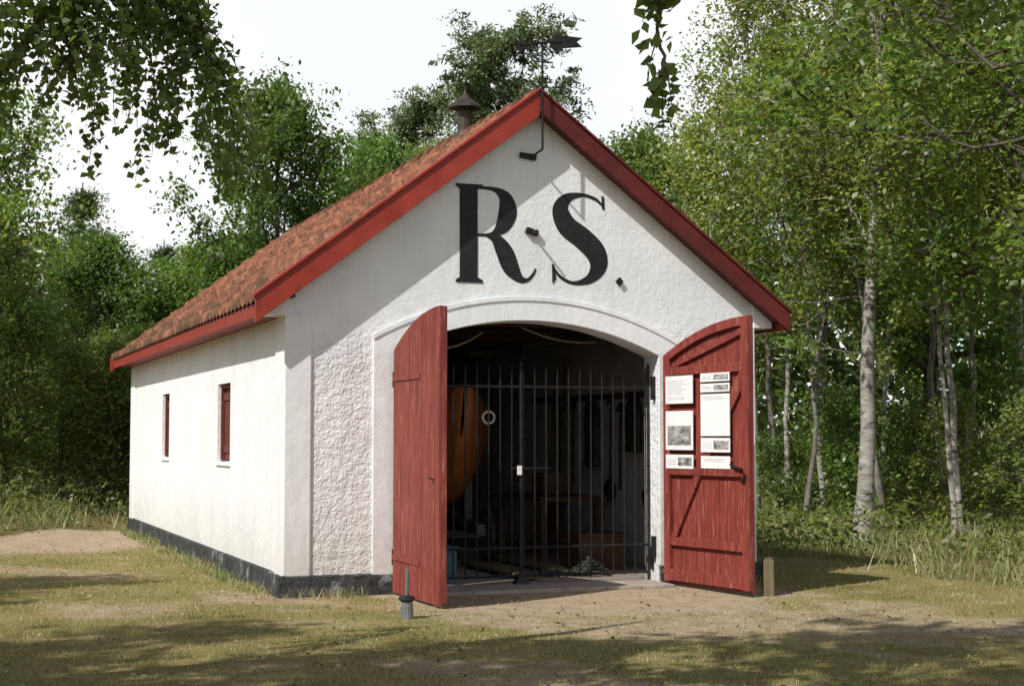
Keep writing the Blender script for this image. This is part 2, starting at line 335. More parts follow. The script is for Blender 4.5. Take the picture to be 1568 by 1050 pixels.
def dirt(x, y):
    u, v = to_local(x, y)
    d = np.sqrt(((u-2.9)/2.5)**2+((v+0.9)/1.9)**2)+0.20*fno(x, y, 2.2)
    m = sst(1.2, 0.55, d)
    d2 = np.sqrt(((x-2.2)/4.6)**2+((y-13.6)/1.8)**2)+0.32*fno(x, y, 1.7, 4)
    m = np.maximum(m, 0.60*sst(1.1, 0.4, d2))
    d3 = np.sqrt(((x+8.0)/3.0)**2+((y-24.5)/4.6)**2)+0.25*fno(x, y, 1.2, 1)
    m = np.maximum(m, 0.9*sst(1.1, 0.6, d3))
    m = np.maximum(m, 0.55*sst(0.28, 0.8, fno(x, y, 0.8, 6)))
    m = np.maximum(m, 0.48*sst(0.45, 0.85, fno(x, y, 2.1, 2)))
    e = np.maximum(np.maximum(-u, u-W), np.maximum(-v, v-LEN))
    return np.maximum(m, 0.55*sst(0.28, 0.05, e+0.06*fno(x, y, 3)))
xs = np.concatenate([[-900, -400, -200, -100, -60, -40, -28, -20], np.arange(-15, 15.01, 0.2), [20, 28, 40, 60, 100, 200, 400, 900]])
ys = np.concatenate([[-900, -300, -100, -40, -15, 0, 5], np.arange(8, 38.01, 0.2), [42, 48, 56, 70, 100, 200, 400, 900]])
X, Y = np.meshgrid(xs, ys); Z = ghn(X, Y)
Vg = np.stack([X, Y, Z], -1).reshape(-1, 3); nx, ny = len(xs), len(ys)
a = (np.arange(ny-1)[:, None]*nx+np.arange(nx-1)[None, :]).ravel(); Qg = np.stack([a, a+1, a+nx+1, a+nx], -1)
cg = np.stack([dirt(X, Y), forest(X, Y), np.zeros_like(X)], -1).reshape(-1, 3)
def groundmat():
    m, nt, out = newmat('lawn_and_soil')
    tc = N(nt, 'ShaderNodeTexCoord'); vec = tc.outputs['Object']
    at = N(nt, 'ShaderNodeAttribute', attribute_name='Col'); sp = N(nt, 'ShaderNodeSeparateColor'); nt.links.new(at.outputs['Color'], sp.inputs[0])
    n1 = noise(nt, vec, 0.9, 8, 0.7); n2 = noise(nt, vec, 30, 8, 0.8); n3 = noise(nt, vec, 3.3, 9, 0.75)
    r1 = ramp(nt, [(0.35, (0.16, 0.15, 0.05)), (0.55, (0.25, 0.21, 0.095)), (0.72, (0.33, 0.265, 0.14))]); nt.links.new(n1.outputs['Fac'], r1.inputs['Fac'])
    r2 = ramp(nt, [(0.35, (0.5, 0.5, 0.5)), (0.65, (1.3, 1.28, 1.25))]); nt.links.new(n2.outputs['Fac'], r2.inputs['Fac'])
    lawn = mixc(nt, 1.0, r1.outputs[0], r2.outputs[0], 'MULTIPLY')
    r3 = ramp(nt, [(0.3, (0.25, 0.19, 0.13)), (0.7, (0.43, 0.35, 0.25))]); nt.links.new(n3.outputs['Fac'], r3.inputs['Fac'])
    soil = mixc(nt, 0.5, r3.outputs[0], mixc(nt, 1.0, r3.outputs[0], r2.outputs[0], 'MULTIPLY'))
    def mask(s, n):
        ad = N(nt, 'ShaderNodeMath', operation='ADD'); nt.links.new(s, ad.inputs[0]); nt.links.new(n, ad.inputs[1])
        mr = N(nt, 'ShaderNodeMapRange'); mr.inputs[1].default_value = 0.75; mr.inputs[2].default_value = 1.2; nt.links.new(ad.outputs[0], mr.inputs[0]); return mr.outputs[0]
    c = mixc(nt, mask(sp.outputs[0], n3.outputs['Fac']), lawn, soil)
    r4 = ramp(nt, [(0.35, (0.08, 0.09, 0.03)), (0.7, (0.22, 0.15, 0.085))]); nt.links.new(n3.outputs['Fac'], r4.inputs['Fac'])
    c = mixc(nt, mask(sp.outputs[1], n2.outputs['Fac']), c, r4.outputs[0])
    p = N(nt, 'ShaderNodeBsdfDiffuse'); nt.links.new(c, p.inputs['Color'])
    b = N(nt, 'ShaderNodeBump'); b.inputs['Strength'].default_value = 0.5; b.inputs['Distance'].default_value = 0.015
    nt.links.new(n2.outputs['Fac'], b.inputs['Height']); nt.links.new(b.outputs[0], p.inputs['Normal']); nt.links.new(p.outputs[0], out.inputs['Surface'])
    return m
g = bpy.data.objects.new('ground', quadmesh('ground', Vg, Qg, None, cg, (groundmat(),))); link(g)
g.data.polygons.foreach_set('use_smooth', [True]*len(g.data.polygons))

rng = np.random.default_rng(11)
def blades(name, n, y0, y1, fmask, hfun, wfun, colA, colB, spread=0.42):
    y = np.exp(rng.uniform(math.log(y0), math.log(y1), n)); x = rng.uniform(-1, 1, n)*(spread*y+1.0)
    u, v = to_local(x, y)
    inside = (u > -0.05) & (u < W+0.05) & (v > -0.45*((u > 0.8) & (u < 4.8))-0.04) & (v < LEN+0.05)
    keep = (~inside) & (rng.uniform(0, 1, n) < fmask(x, y)); x = x[keep]; y = y[keep]; n = len(x)
    z = ghn(x, y); h = hfun(x, y, n); w = wfun(x, y, n)
    az = rng.uniform(0, 6.283, n); ln = rng.uniform(0.15, 0.9, n)*h; la = rng.uniform(0, 6.283, n)
    dx, dy = np.cos(az)*w*0.5, np.sin(az)*w*0.5; lx, ly = np.cos(la)*ln, np.sin(la)*ln
    V = np.stack([np.stack([x-dx, y-dy, z-0.005], -1), np.stack([x+dx, y+dy, z-0.005], -1),
                  np.stack([x+dx*0.25+lx, y+dy*0.25+ly, z+h], -1), np.stack([x-dx*0.25+lx, y-dy*0.25+ly, z+h], -1)], 1).reshape(-1, 3)
    f = np.clip(0.5+0.4*fno(x, y, 0.8)+rng.normal(size=n)*0.28, 0, 1)[:, None]; br = rng.uniform(0.7, 1.3, n)[:, None]
    c = (np.array(colA)*(1-f)+np.array(colB)*f)*br
    o = bpy.data.objects.new(name, quadmesh(name, V, np.arange(4*n).reshape(n, 4), None, np.repeat(c, 4, axis=0), (M_grass,))); link(o)
blades('lawn_grass', 290000, 8.5, 34, lambda x, y: np.clip(1-dirt(x, y)*1.05, 0.06, 1)*np.clip(1.0-forest(x, y)*0.6, 0, 1)*np.clip(0.72+0.5*fno(x, y, 1.6, 3), 0.12, 1),
       lambda x, y, n: rng.uniform(0.012, 0.040, n)*(1+forest(x, y)), lambda x, y, n: 0.005*np.maximum(1, y/11),
       (0.15, 0.175, 0.045), (0.33, 0.275, 0.12))
def skirt(x, y):
    u, v = to_local(x, y); e = np.maximum(np.maximum(-u, u-W), np.maximum(-v, v-LEN))
    return ((e > 0.07) & (e < 0.3) & ~((u > 0.9) & (u < 4.6) & (v < 0)))*np.clip(0.5+0.6*fno(x, y, 2.5, 1), 0.05, 1)
blades('plinth_grass', 160000, 14, 30, skirt, lambda x, y, n: rng.uniform(0.04, 0.13, n), lambda x, y, n: 0.008*np.maximum(1, y/14), (0.14, 0.19, 0.045), (0.31, 0.27, 0.12), 0.3)
def edgeband(x, y):
    f = forest(x, y); return np.clip(f*1.3, 0, 1)*np.clip(0.5+0.6*fno(x, y, 1.3, 5), 0.1, 1)
blades('tall_grass', 70000, 12, 36, edgeband, lambda x, y, n: rng.uniform(0.10, 0.40, n), lambda x, y, n: 0.010*np.maximum(1, y/14),
       (0.14, 0.20, 0.048), (0.33, 0.28, 0.13), 0.48)
n = 3000; y = np.exp(rng.uniform(math.log(9), math.log(26), n)); x = rng.uniform(-1, 1, n)*(0.4*y+1); u, v = to_local(x, y)
k = ~((u > -0.1) & (u < W+.1) & (v > -0.05) & (v < LEN)); x, y = x[k], y[k]; n = len(x)
lv, lq = leaves(np.stack([x, y, ghn(x, y)+0.022], -1), 0.05, rng, up=2.5)
pal = np.array([(0.32, 0.22, 0.09), (0.20, 0.11, 0.045), (0.36, 0.31, 0.15), (0.11, 0.07, 0.04)])[rng.integers(0, 4, n)]
link(bpy.data.objects.new('fallen_leaves', quadmesh('fallen_leaves', lv, lq, None, np.repeat(pal, 4, axis=0), (M_grass,))))
n = 110000; y = rng.uniform(14, 46, n); x = rng.uniform(-1, 1, n)*(0.46*y+1.5); f = forest(x, y); u, v = to_local(x, y)
top = (0.15+0.6*np.clip(0.45+0.7*fno(x, y, 1.1, 7), 0, 1)+0.4*np.clip(fno(x, y, 2.7, 1), 0, 1)+0.6*sst(28, 40, y))
k = (rng.uniform(0, 1, n) < f**2*np.clip(0.6+0.8*fno(x, y, 0.9, 4), 0.08, 1)) & ~((u > -0.8) & (u < W+0.8) & (v > -3) & (v < LEN+0.8)); x, y, top = x[k], y[k], top[k]; n = len(x)
z = ghn(x, y)+top*rng.uniform(0, 1, n)**0.6*sst(0.4, 1, forest(x, y))
lv, lq = leaves(np.stack([x, y, z], -1), 0.12, rng, up=0.7, aspect=0.5)
br = (rng.uniform(0.6, 1.4, n)*(0.8+0.35*fno(x, y, 1.0, 2)))[:, None]; hh = np.clip(fno(x, y, 0.6, 9)*0.5+0.3+rng.normal(size=n)*0.2, 0, 1)[:, None]
c = np.clip((np.array((0.105, 0.17, 0.038))*(1-hh)+np.array((0.21, 0.21, 0.066))*hh)*br, 0.005, 0.4)
link(bpy.data.objects.new('undergrowth', quadmesh('undergrowth', lv, lq, None, np.repeat(c, 4, axis=0), (M_leaf,))))

# ------------------------------------------------------------------ tree placement
P = place
# left woods
P('spruce', 'spruce_tree', -11.4, 42, 1.0, None, 0, 0.95); P('spruce', 'spruce_tree', -12.4, 38, 0.85, None, 0, 0.85); P('spruce', 'spruce_tree', -9.8, 44, 0.8, None, 0, 0.8)
P('oakA', 'oak_tree', -10.6, 28.8, 0.66, None, 0, 0.80); P('oakA', 'oak_tree', -9.7, 37, 0.62, None, 0, 0.58)
P('thinB', 'alder_tree', -9.9, 30.5, 0.66); P('thin', 'birch_tree', -10.2, 27.5, 0.7)
P('oakA', 'oak_tree', -5.3, 35.5, 0.72, 1.0, 0, 0.90); P('oakA', 'oak_tree', -7.6, 38, 0.60, None, 0, 0.58); P('oakA', 'oak_tree', -3.6, 40, 0.70, None, 0, 0.86)
P('birchA', 'birch_tree', -2.0, 38, 0.85, None, 0, 0.82); P('birchB', 'birch_tree', -1.2, 42, 0.8, None, 0, 0.80)
P('pine', 'pine_tree', -0.35, 43, 0.76, None, 0, 0.90); P('pine', 'pine_tree', -2.6, 46, 0.66, None, 0, 0.80); P('oakA', 'oak_tree', 3.3, 38, 0.72, None, 0, 0.84)
# right woods
P('birchB', 'birch_tree', 5.25, 23.6, 1.0, 0.4); P('birchA', 'birch_tree', 4.9, 32, 1.0, None, 0, 1.10); P('birchB', 'birch_tree', 6.6, 34, 1.1)
P('oakA', 'oak_tree', 8.6, 32, 0.9, None, 0, 1.1); P('oakB', 'oak_tree', 7.6, 21.5, 1.05, 2.2); P('birchB', 'birch_tree', 10.6, 33, 1.1)
P('birchA', 'birch_tree', 9.4, 24.5, 0.95); P('oakB', 'oak_tree', 7.0, 16.6, 0.95, 1.0)
for i, (x, y, s) in enumerate([(6.0, 25.5, 1.0), (6.9, 24.3, 1.05), (7.5, 26.5, 1.05), (4.8, 27.5, 1.0), (8.2, 23.5, 1.0), (6.9, 29.5, 1.1), (5.4, 31, 1.1), (3.9, 28.5, 0.85), (4.7, 25.4, 0.8), (6.3, 22.4, 0.85), (7.9, 28.5, 1.1), (5.7, 28.8, 1.05)]):
    P('thin' if i % 2 else 'thinB', 'birch_tree' if i % 2 else 'alder_tree', x, y, s)
rb = random.Random(8)
for i in range(14):
    y = rb.uniform(25, 36); x = rb.uniform(0.17, 0.36)*y
    P('bushA' if i % 2 else 'bushB', 'shrub', x, y, rb.uniform(0.6, 1.0))
for x, y, s in [(6.9, 18.4, 0.75), (6.9, 20.4, 0.7), (7.3, 17.0, 0.85)]: P('bushB', 'shrub', x, y, s)
for i in range(16):
    y = rb.uniform(29, 40); x = -rb.uniform(0.235, 0.36)*y
    P('bushA' if i % 2 else 'bushB', 'shrub', x, y, rb.uniform(0.8, 1.3))
for x, y, s in [(-9.6, 25.5, 0.45), (-10.5, 27.5, 0.8), (-9.4, 29.8, 0.5)]: P('bushA', 'shrub', x, y, s)
# trees behind and beside the camera, throwing the dappled shade
for x, y, s in [(-11.3, 3.6, 1.1), (-7.2, 3.9, 1.0), (-3.4, 4.1, 1.05), (-2.6, 1.6, 1.35), (-13.6, 7.4, 1.1), (-7.2, -1.6, 1.25), (-15.2, 12.0, 0.9), (-9.8, 12.4, 0.66)]:
    P('cast', 'birch_tree', x, y, s)
n = 85000; th = rng.uniform(-1.25, 1.25, n); rad = rng.uniform(50, 64, n); x = np.sin(th)*rad; y = np.cos(th)*rad
top = 7.2+1.6*fno(th*18, th*7, 1.0)+1.0*np.sin(th*61)+(rad-50)*0.08
z = top*rng.uniform(0, 1, n)**1.05+gh(0, 60)
lv, lq = leaves(np.stack([x, y, z], -1), 0.60, rng)
br = (rng.uniform(0.5, 1.3, n)*(0.9+0.4*np.sin(th*40+z*0.8)))[:, None]
link(bpy.data.objects.new('distant_trees', quadmesh('distant_trees', lv, lq, None, np.repeat(np.array((0.12, 0.175, 0.06))*br, 4, axis=0), (M_leaf,))))

def near_tree(name, trunk, rad, limbs, seed, ls, col, bark):
    rng = np.random.default_rng(seed); TV = []; TQ = []; off = 0; pos = []
    def add(Pp, Rr, s):
        nonlocal off
        v, q = tube_geo(Pp, Rr, s); TV.append(v); TQ.append(q+off); off += len(v)
    add(trunk, rad, 10)
    for (pts, r0, ntw, hang, dens) in limbs:
        pts = np.array(pts, float); tt = np.linspace(0, 1, 14); kk = np.linspace(0, 1, len(pts))
        Pp = np.stack([np.interp(tt, kk, pts[:, i]) for i in range(3)], 1)+rng.normal(size=(14, 3))*0.03
        add(Pp, np.linspace(r0, 0.008, 14), 6)
        for i in range(ntw):
            a = rng.uniform(0.2, 1); s0 = np.array([np.interp(a, tt, Pp[:, c]) for c in range(3)])
            d = rng.normal(size=3)*0.45; d[2] = rng.uniform(-0.4, 0.15); q = [s0]; Lh = hang*rng.uniform(0.4, 1.15); m = 8
            for j in range(m):
                d = d+np.array([0, 0, -0.32])+rng.normal(size=3)*0.10; d /= np.linalg.norm(d); q.append(q[-1]+d*Lh/m)
            q = np.array(q); add(q, np.linspace(0.006, 0.0015, m+1), 3)
            nn = int(dens*Lh); tq = rng.uniform(0.1, 1, nn)*m; ii = np.minimum(tq.astype(int), m-1); fr = (tq-ii)[:, None]
            pos.append(q[ii]*(1-fr)+q[ii+1]*fr+rng.normal(size=(nn, 3))*0.035)
    C = np.concatenate(pos); nn = len(C); lv, lq = leaves(C, ls, rng, up=0.1, aspect=0.75)
    b = rng.uniform(0.65, 1.35, nn)[:, None]; lc = np.array(col)*b
    V = np.concatenate(TV+[lv]); tq = np.concatenate(TQ)
    me = quadmesh(name, V, np.concatenate([tq, lq+off]), np.concatenate([np.zeros(len(tq)), np.ones(len(lq))]), np.concatenate([np.full((off, 3), .1), np.repeat(lc, 4, axis=0)]), (bark, M_leaf))
    return link(bpy.data.objects.new(name, me))
tx, ty = -4.3, 9.3
near_tree('birch_tree', [(tx, ty, -0.1), (tx, ty, 1.5), (tx+0.25, ty-0.1, 3.0), (tx+0.9, ty-0.2, 4.1), (tx+1.2, ty-0.2, 5.4), (tx+1.2, ty, 6.5)], [0.20, 0.15, 0.14, 0.11, 0.07, 0.02],
          [([(tx+0.25, ty-0.1, 3.0), (tx+1.0, ty-0.1, 3.45), (tx+1.35, ty-0.1, 3.9), (tx+1.7, ty, 4.5)], 0.06, 16, 0.45, 60),
           ([(tx+0.9, ty-0.2, 4.3), (tx+1.5, ty-0.3, 4.5), (tx+2.1, ty-0.4, 4.45), (tx+2.55, ty-0.4, 4.25)], 0.05, 46, 1.0, 66),
           ([(tx+1.6, ty-0.3, 4.4), (tx+1.75, ty-0.3, 4.25), (tx+1.85, ty-0.3, 4.05), (tx+1.9, ty-0.3, 3.85)], 0.015, 18, 0.85, 75),
           ([(tx+2.2, ty-0.4, 4.4), (tx+2.4, ty-0.3, 4.2), (tx+2.52, ty-0.3, 4.0), (tx+2.58, ty-0.3, 3.7)], 0.015, 24, 0.95, 75),
           ([(tx+0.9, ty-0.2, 4.2), (tx+1.5, ty, 4.45), (tx+1.9, ty-0.2, 4.35), (tx+2.3, ty-0.2, 4.15)], 0.05, 14, 0.6, 60),
           ([(tx+0.3, ty-0.1, 3.3), (tx+0.5, ty+0.5, 3.6), (tx+0.7, ty+0.9, 3.9), (tx+0.9, ty+1.2, 4.2)], 0.04, 18, 0.7, 70)],
          21, 0.06, (0.085, 0.14, 0.03), M_bark)
tx, ty = 4.2, 6.2
near_tree('birch_tree', [(tx, ty, -0.1), (tx, ty, 2), (tx-0.1, ty+0.1, 4), (tx-0.4, ty+0.3, 6), (tx-0.4, ty+0.3, 8)], [0.18, 0.14, 0.12, 0.08, 0.02],
          [([(tx-0.1, ty+0.1, 3.9), (tx-1.2, ty+0.3, 4.6), (tx-2.4, ty+0.4, 4.7), (tx-3.40, ty+0.6, 4.2)], 0.05, 5, 0.3, 45),
           ([(tx-3.50, ty+0.6, 4.15), (tx-3.53, ty+0.6, 3.9), (tx-3.56, ty+0.6, 3.55), (tx-3.57, ty+0.6, 3.2)], 0.010, 15, 0.27, 75),
           ([(tx-0.1, ty+0.1, 3.7), (tx-0.9, ty+1.0, 4.4), (tx-1.4, ty+1.8, 4.6), (tx-1.8, ty+2.6, 4.7)], 0.05, 34, 0.8, 60),
           ([(tx-0.1, ty+0.1, 3.7), (tx-0.4, ty+1.6, 4.2), (tx-0.6, ty+2.8, 4.5), (tx-0.9, ty+3.8, 4.7)], 0.05, 36, 0.8, 60)],
          22, 0.075, (0.09, 0.15, 0.032), M_bark)

# ------------------------------------------------------------------ the boathouse
B = empty('rescue_station_boathouse', (OX, OY, 0), ANG)
UC = W/2; ZR = 5.24; SL = 0.755
def zr(u): return ZR-SL*abs(u-UC)
DA, RISE, SPR = 1.51, 0.35, 2.50; DC = 2.66
RAD = (DA*DA+RISE*RISE)/(2*RISE); CZ = SPR+RISE-RAD
def arc(off, n=28, a=None):
    a = (DA+off) if a is None else a
    us = np.linspace(-a, a, n); return [(DC+q, CZ+math.sqrt((RAD+off)**2-q*q)) for q in us]
inner = arc(0)
zt = -0.05
wall = [(0, -0.3), (DC-DA, -0.3)]+inner+[(DC+DA, -0.3), (W, -0.3), (W, zr(W)+zt), (UC, ZR+zt), (0, zr(0)+zt)]
prism('front_wall', wall, 0, 0.35, M_stucco, B)
prism('rear_wall', [(0, -0.3), (W, -0.3), (W, zr(W)+zt), (UC, ZR+zt), (0, zr(0)+zt)], LEN-0.3, LEN, M_stucco, B)
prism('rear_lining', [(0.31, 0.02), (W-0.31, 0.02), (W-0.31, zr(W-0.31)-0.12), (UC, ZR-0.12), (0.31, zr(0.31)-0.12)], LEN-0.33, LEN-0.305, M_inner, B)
vb = [0.35, 3.03, 3.88, 7.95, 8.65, LEN-0.3]; zb = [-0.3, 1.29, 2.26, 2.95]
V = []; F = []
def quad(a, b, c, d):
    o = len(V); V.extend([a, b, c, d]); F.append((o, o+1, o+2, o+3))
for i in range(5):
    for j in range(3):
        if i in (1, 3) and j == 1: continue
        quad((0, vb[i+1], zb[j]), (0, vb[i], zb[j]), (0, vb[i], zb[j+1]), (0, vb[i+1], zb[j+1]))
for i in (1, 3):
    v0, v1, z0, z1, d = vb[i], vb[i+1], 1.29, 2.26, 0.14
    quad((0, v0, z0), (0, v1, z0), (d, v1, z0+0.03), (d, v0, z0+0.03)); quad((0, v0, z1), (d, v0, z1), (d, v1, z1), (0, v1, z1))
    quad((0, v0, z0), (d, v0, z0), (d, v0, z1), (0, v0, z1)); quad((0, v1, z0), (0, v1, z1), (d, v1, z1), (d, v1, z0))
meshob('side_wall_left', V, F, M_side, B)
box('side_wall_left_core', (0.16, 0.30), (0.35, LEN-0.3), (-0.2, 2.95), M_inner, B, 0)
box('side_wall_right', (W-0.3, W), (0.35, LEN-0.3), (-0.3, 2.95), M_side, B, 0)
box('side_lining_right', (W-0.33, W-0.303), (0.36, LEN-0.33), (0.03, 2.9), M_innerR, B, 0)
for i, nm in ((1, 'window_shutter_front'), (3, 'window_shutter_rear')):
    v0, v1 = vb[i], vb[i+1]
    L = [((0.085, 0.115), (v0+k*(v1-v0)/5+0.004, v0+(k+1)*(v1-v0)/5-0.004), (1.33, 2.25)) for k in range(5)]
    L += [((0.068, 0.087), (v0+0.01, v1-0.01), (1.42, 1.50)), ((0.068, 0.087), (v0+0.01, v1-0.01), (2.06, 2.14))]
    boxes(nm, L, M_win, B)
    boxes(nm+'_frame', [((0.04, 0.084), (v0+0.001, v0+0.05), (1.325, 2.258)), ((0.04, 0.084), (v1-0.05, v1-0.001), (1.325, 2.258)), ((0.04, 0.084), (v0+0.051, v1-0.051), (2.21, 2.258))], M_win, B)
    box(nm+'_sill', (-0.025, 0.05), (v0-0.03, v1+0.03), (1.262, 1.292), M_smooth, B, 0.006)
box('corner_pilaster_left', (-0.022, 0.27), (-0.022, 0.42), (0.20, 2.86), M_smooth, B, 0.018)
box('corner_pilaster_right', (W-0.27, W+0.022), (-0.022, 0.42), (0.20, 2.86), M_smooth, B, 0.018)
box('corner_pilaster_rear', (-0.022, 0.2), (LEN-0.4, LEN+0.022), (0.20, 2.86), M_smooth, B, 0.018)
outer = arc(0.24); inn2 = arc(0.003)
prism('arch_surround', [(DC-DA-0.24, 0.20), (DC-DA-0.003, 0.20)]+inn2+[(DC+DA+0.003, 0.20), (DC+DA+0.24, 0.20)]+outer[::-1], -0.024, 0.0, M_smooth, B, 0.006)
o2 = arc(0.262); o1 = arc(0.215, a=DA+0.24)
prism('arch_moulding', o1+o2[::-1], -0.036, -0.025, M_smooth, B, 0.003)
prism('kneeler_left', [(-0.24, 2.84), (0.0, 2.84), (0.0, 3.10), (-0.24, 2.93)], -0.022, 0.30, M_smooth, B, 0.006)
prism('kneeler_right', [(W, 2.84), (W+0.24, 2.84), (W+0.24, 2.93), (W, 3.10)], -0.022, 0.30, M_smooth, B, 0.006)
def plinth(name, u0, u1):
    V = [(u0, -0.07, -0.1), (u1, -0.07, -0.1), (u1, -0.035, 0.2), (u0, -0.035, 0.2), (u0, 0.0, 0.215), (u1, 0.0, 0.215)]
    F = [(0, 1, 2, 3), (3, 2, 5, 4), (1, 5, 2), (0, 3, 4), (0, 4, 5, 1)]
    meshob(name, V, F, M_black, B)
plinth('plinth_front_left', -0.07, DC-DA-0.002); plinth('plinth_front_right', DC+DA+0.002, W+0.07)
V = [(-0.07, -0.07, -0.1), (-0.07, LEN+0.05, -0.1), (-0.035, LEN+0.05, 0.21), (-0.035, -0.034, 0.21), (0, -0.034, 0.226), (0, LEN+0.05, 0.226)]
meshob('plinth_side', V, [(1, 0, 3, 2), (2, 3, 4, 5), (0, 4, 3), (1, 2, 5)], M_black, B)
FO = -0.20
prism('roof_deck_left', [(-0.27, zr(-0.27)-0.10), (UC, ZR-0.10), (UC, ZR-0.02), (-0.27, zr(-0.27)-0.02)], FO+0.04, LEN+0.15, M_wood, B)
prism('roof_deck_right', [(UC, ZR-0.10), (W+0.27, zr(W+0.27)-0.10), (W+0.27, zr(W+0.27)-0.02), (UC, ZR-0.02)], FO+0.04, LEN+0.15, M_wood, B)
def tiles(name, sgn):
    nc = 12; c = (UC+0.34)/nc; v = np.arange(FO+0.03, LEN+0.18, 0.0275); w = 0.026*np.cos(2*math.pi*v/0.22)+0.009*np.cos(4*math.pi*v/0.22+0.8)
    rows = []; rg = np.random.default_rng(5)
    tid = np.floor(v/0.22).astype(int)-np.floor(v/0.22).astype(int).min()
    for i in range(nc):
        jit = rg.normal(size=tid.max()+1)[tid]*0.006
        for e, (aa, up) in enumerate(((i*c, 0.070), ((i+1)*c, 0.004))):
            d = UC+0.34-aa; zz = ZR-SL*d
            if e == 0 and i == 0: rows.append(np.stack([np.full_like(v, UC+sgn*d), v, zz+0.005+w*0.6], 1))
            rows.append(np.stack([UC+sgn*(d+(jit*0.8 if e == 0 else 0))+0*v, v, zz+up+w+jit], 1))
    m = len(v); V = np.concatenate(rows); k = len(rows)
    a = (np.arange(k-1)[:, None]*m+np.arange(m-1)[None, :]).ravel(); Q = np.stack([a, a+1, a+m+1, a+m], -1)
    me = quadmesh(name, V, Q, None, None, (M_tile,)); ob = bpy.data.objects.new(name, me); link(ob, B)
tiles('roof_tiles_left', -1); tiles('roof_tiles_right', 1)
pth = []
for i in range(int((LEN+0.3)/0.4)):
    v0 = FO+0.05+i*0.4; pth.append(([(UC, v0, ZR-0.015), (UC, v0+0.43, ZR-0.035)], [0.115, 0.095]))
tubeob('ridge_tiles', pth, M_tile, B, 12)
for sgn, nm, mt in ((-1, 'left', M_barge), (1, 'right', M_barge_shade)):
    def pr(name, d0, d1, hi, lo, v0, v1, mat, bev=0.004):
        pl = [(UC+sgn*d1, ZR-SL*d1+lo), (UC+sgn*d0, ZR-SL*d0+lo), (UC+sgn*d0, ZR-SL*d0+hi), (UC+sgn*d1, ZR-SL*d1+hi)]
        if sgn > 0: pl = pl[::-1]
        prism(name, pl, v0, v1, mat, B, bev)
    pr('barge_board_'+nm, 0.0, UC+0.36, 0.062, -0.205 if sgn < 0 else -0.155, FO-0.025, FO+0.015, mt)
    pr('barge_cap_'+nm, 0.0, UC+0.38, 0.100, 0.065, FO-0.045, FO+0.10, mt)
    pr('barge_soffit_'+nm, 0.0, UC+0.25, -0.103, -0.125, FO+0.017, -0.02, M_barge_shade, 0)
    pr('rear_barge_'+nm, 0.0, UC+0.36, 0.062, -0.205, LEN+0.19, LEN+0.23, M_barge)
box('eaves_fascia_left', (-0.315, -0.285), (FO+0.016, LEN+0.18), (2.81, 2.955), M_red, B, 0.004)
box('eaves_soffit_left', (-0.284, -0.001), (0.31, LEN+0.1), (2.835, 2.858), M_red, B, 0)
box('eaves_fascia_right', (W+0.285, W+0.315), (FO+0.016, LEN+0.18), (2.81, 2.955), M_red, B, 0.004)
def frustum(name, c, levels, mat, parent, n=4, rot=math.pi/4):
    V = []; F = []
    for r, z in levels:
        for i in range(n): a = rot+i*2*math.pi/n; V.append((c[0]+r*math.cos(a), c[1]+r*math.sin(a), z))
    for l in range(len(levels)-1):
        for i in range(n): j = (i+1) % n; F.append((l*n+i, l*n+j, (l+1)*n+j, (l+1)*n+i))
    F.append(tuple(range(n-1, -1, -1))); F.append(tuple(range((len(levels)-1)*n, len(levels)*n)))
    return meshob(name, V, F, mat, parent, 0.003)
M_cop = simple('dark_copper', (0.035, 0.027, 0.022), (0.075, 0.06, 0.048), 6, 0.5, 0.3, 20, metal=0.3)
frustum('ridge_ventilator_pipe', (UC, 2.25), [(0.15, ZR-0.06), (0.12, ZR+0.05), (0.095, ZR+0.08), (0.095, ZR+0.32), (0.11, ZR+0.34)], M_cop, B, 16)
frustum('ridge_ventilator_cap', (UC, 2.25), [(0.11, ZR+0.345), (0.215, ZR+0.36), (0.21, ZR+0.385), (0.10, ZR+0.46), (0.02, ZR+0.55), (0.01, ZR+0.60)], M_cop, B, 8)
vv = -0.30
tubeob('vane_rod', [([(UC, vv, 4.66), (UC, vv, 5.92)], 0.013)], M_iron, B)
tubeob('vane_cross', [([(UC-0.12, vv, 5.60), (UC+0.12, vv, 5.60)], 0.009), ([(UC-0.26, vv, 5.76), (UC+0.22, vv, 5.84)], 0.014),
                      ([(UC+0.12*math.cos(t), vv, 5.69+0.12*math.sin(t)*0.6) for t in np.linspace(0, 6.28, 17)], 0.007)], M_iron, B)
prism('vane_arrow', [(UC+0.08, 5.775), (UC+0.16, 5.715), (UC+0.24, 5.765), (UC+0.46, 5.80), (UC+0.40, 5.85), (UC+0.47, 5.90), (UC+0.24, 5.905), (UC+0.14, 5.92)], vv-0.004, vv+0.004, M_iron, B)
prism('vane_tail', [(UC-0.32, 5.69), (UC-0.16, 5.735), (UC-0.17, 5.795), (UC-0.33, 5.80), (UC-0.28, 5.745)], vv-0.004, vv+0.004, M_iron, B)
tubeob('vane_bracket', [([(UC, vv, 4.66), (UC-0.02, -0.005, 4.62)], 0.012)], M_iron, B)
prism('wall_anchor_top', [(UC-0.15, 4.61), (UC+0.03, 4.585), (UC+0.04, 4.65), (UC-0.15, 4.665)], -0.045, -0.002, M_iron, B, 0.004)
prism('wall_anchor_mid', [(UC-0.09, 3.80), (UC+0.05, 3.765), (UC+0.06, 3.82), (UC-0.07, 3.86)], -0.05, -0.001, M_iron, B, 0.004)
tubeob('wall_anchor_mid_pin', [([(UC-0.02, -0.20, 3.80), (UC-0.02, 0, 3.80)], 0.014)], M_iron, B)
prism('wall_anchor_right', [(3.70, 3.26), (3.745, 3.31), (3.70, 3.36), (3.655, 3.31)], -0.035, -0.001, M_iron, B, 0.004)
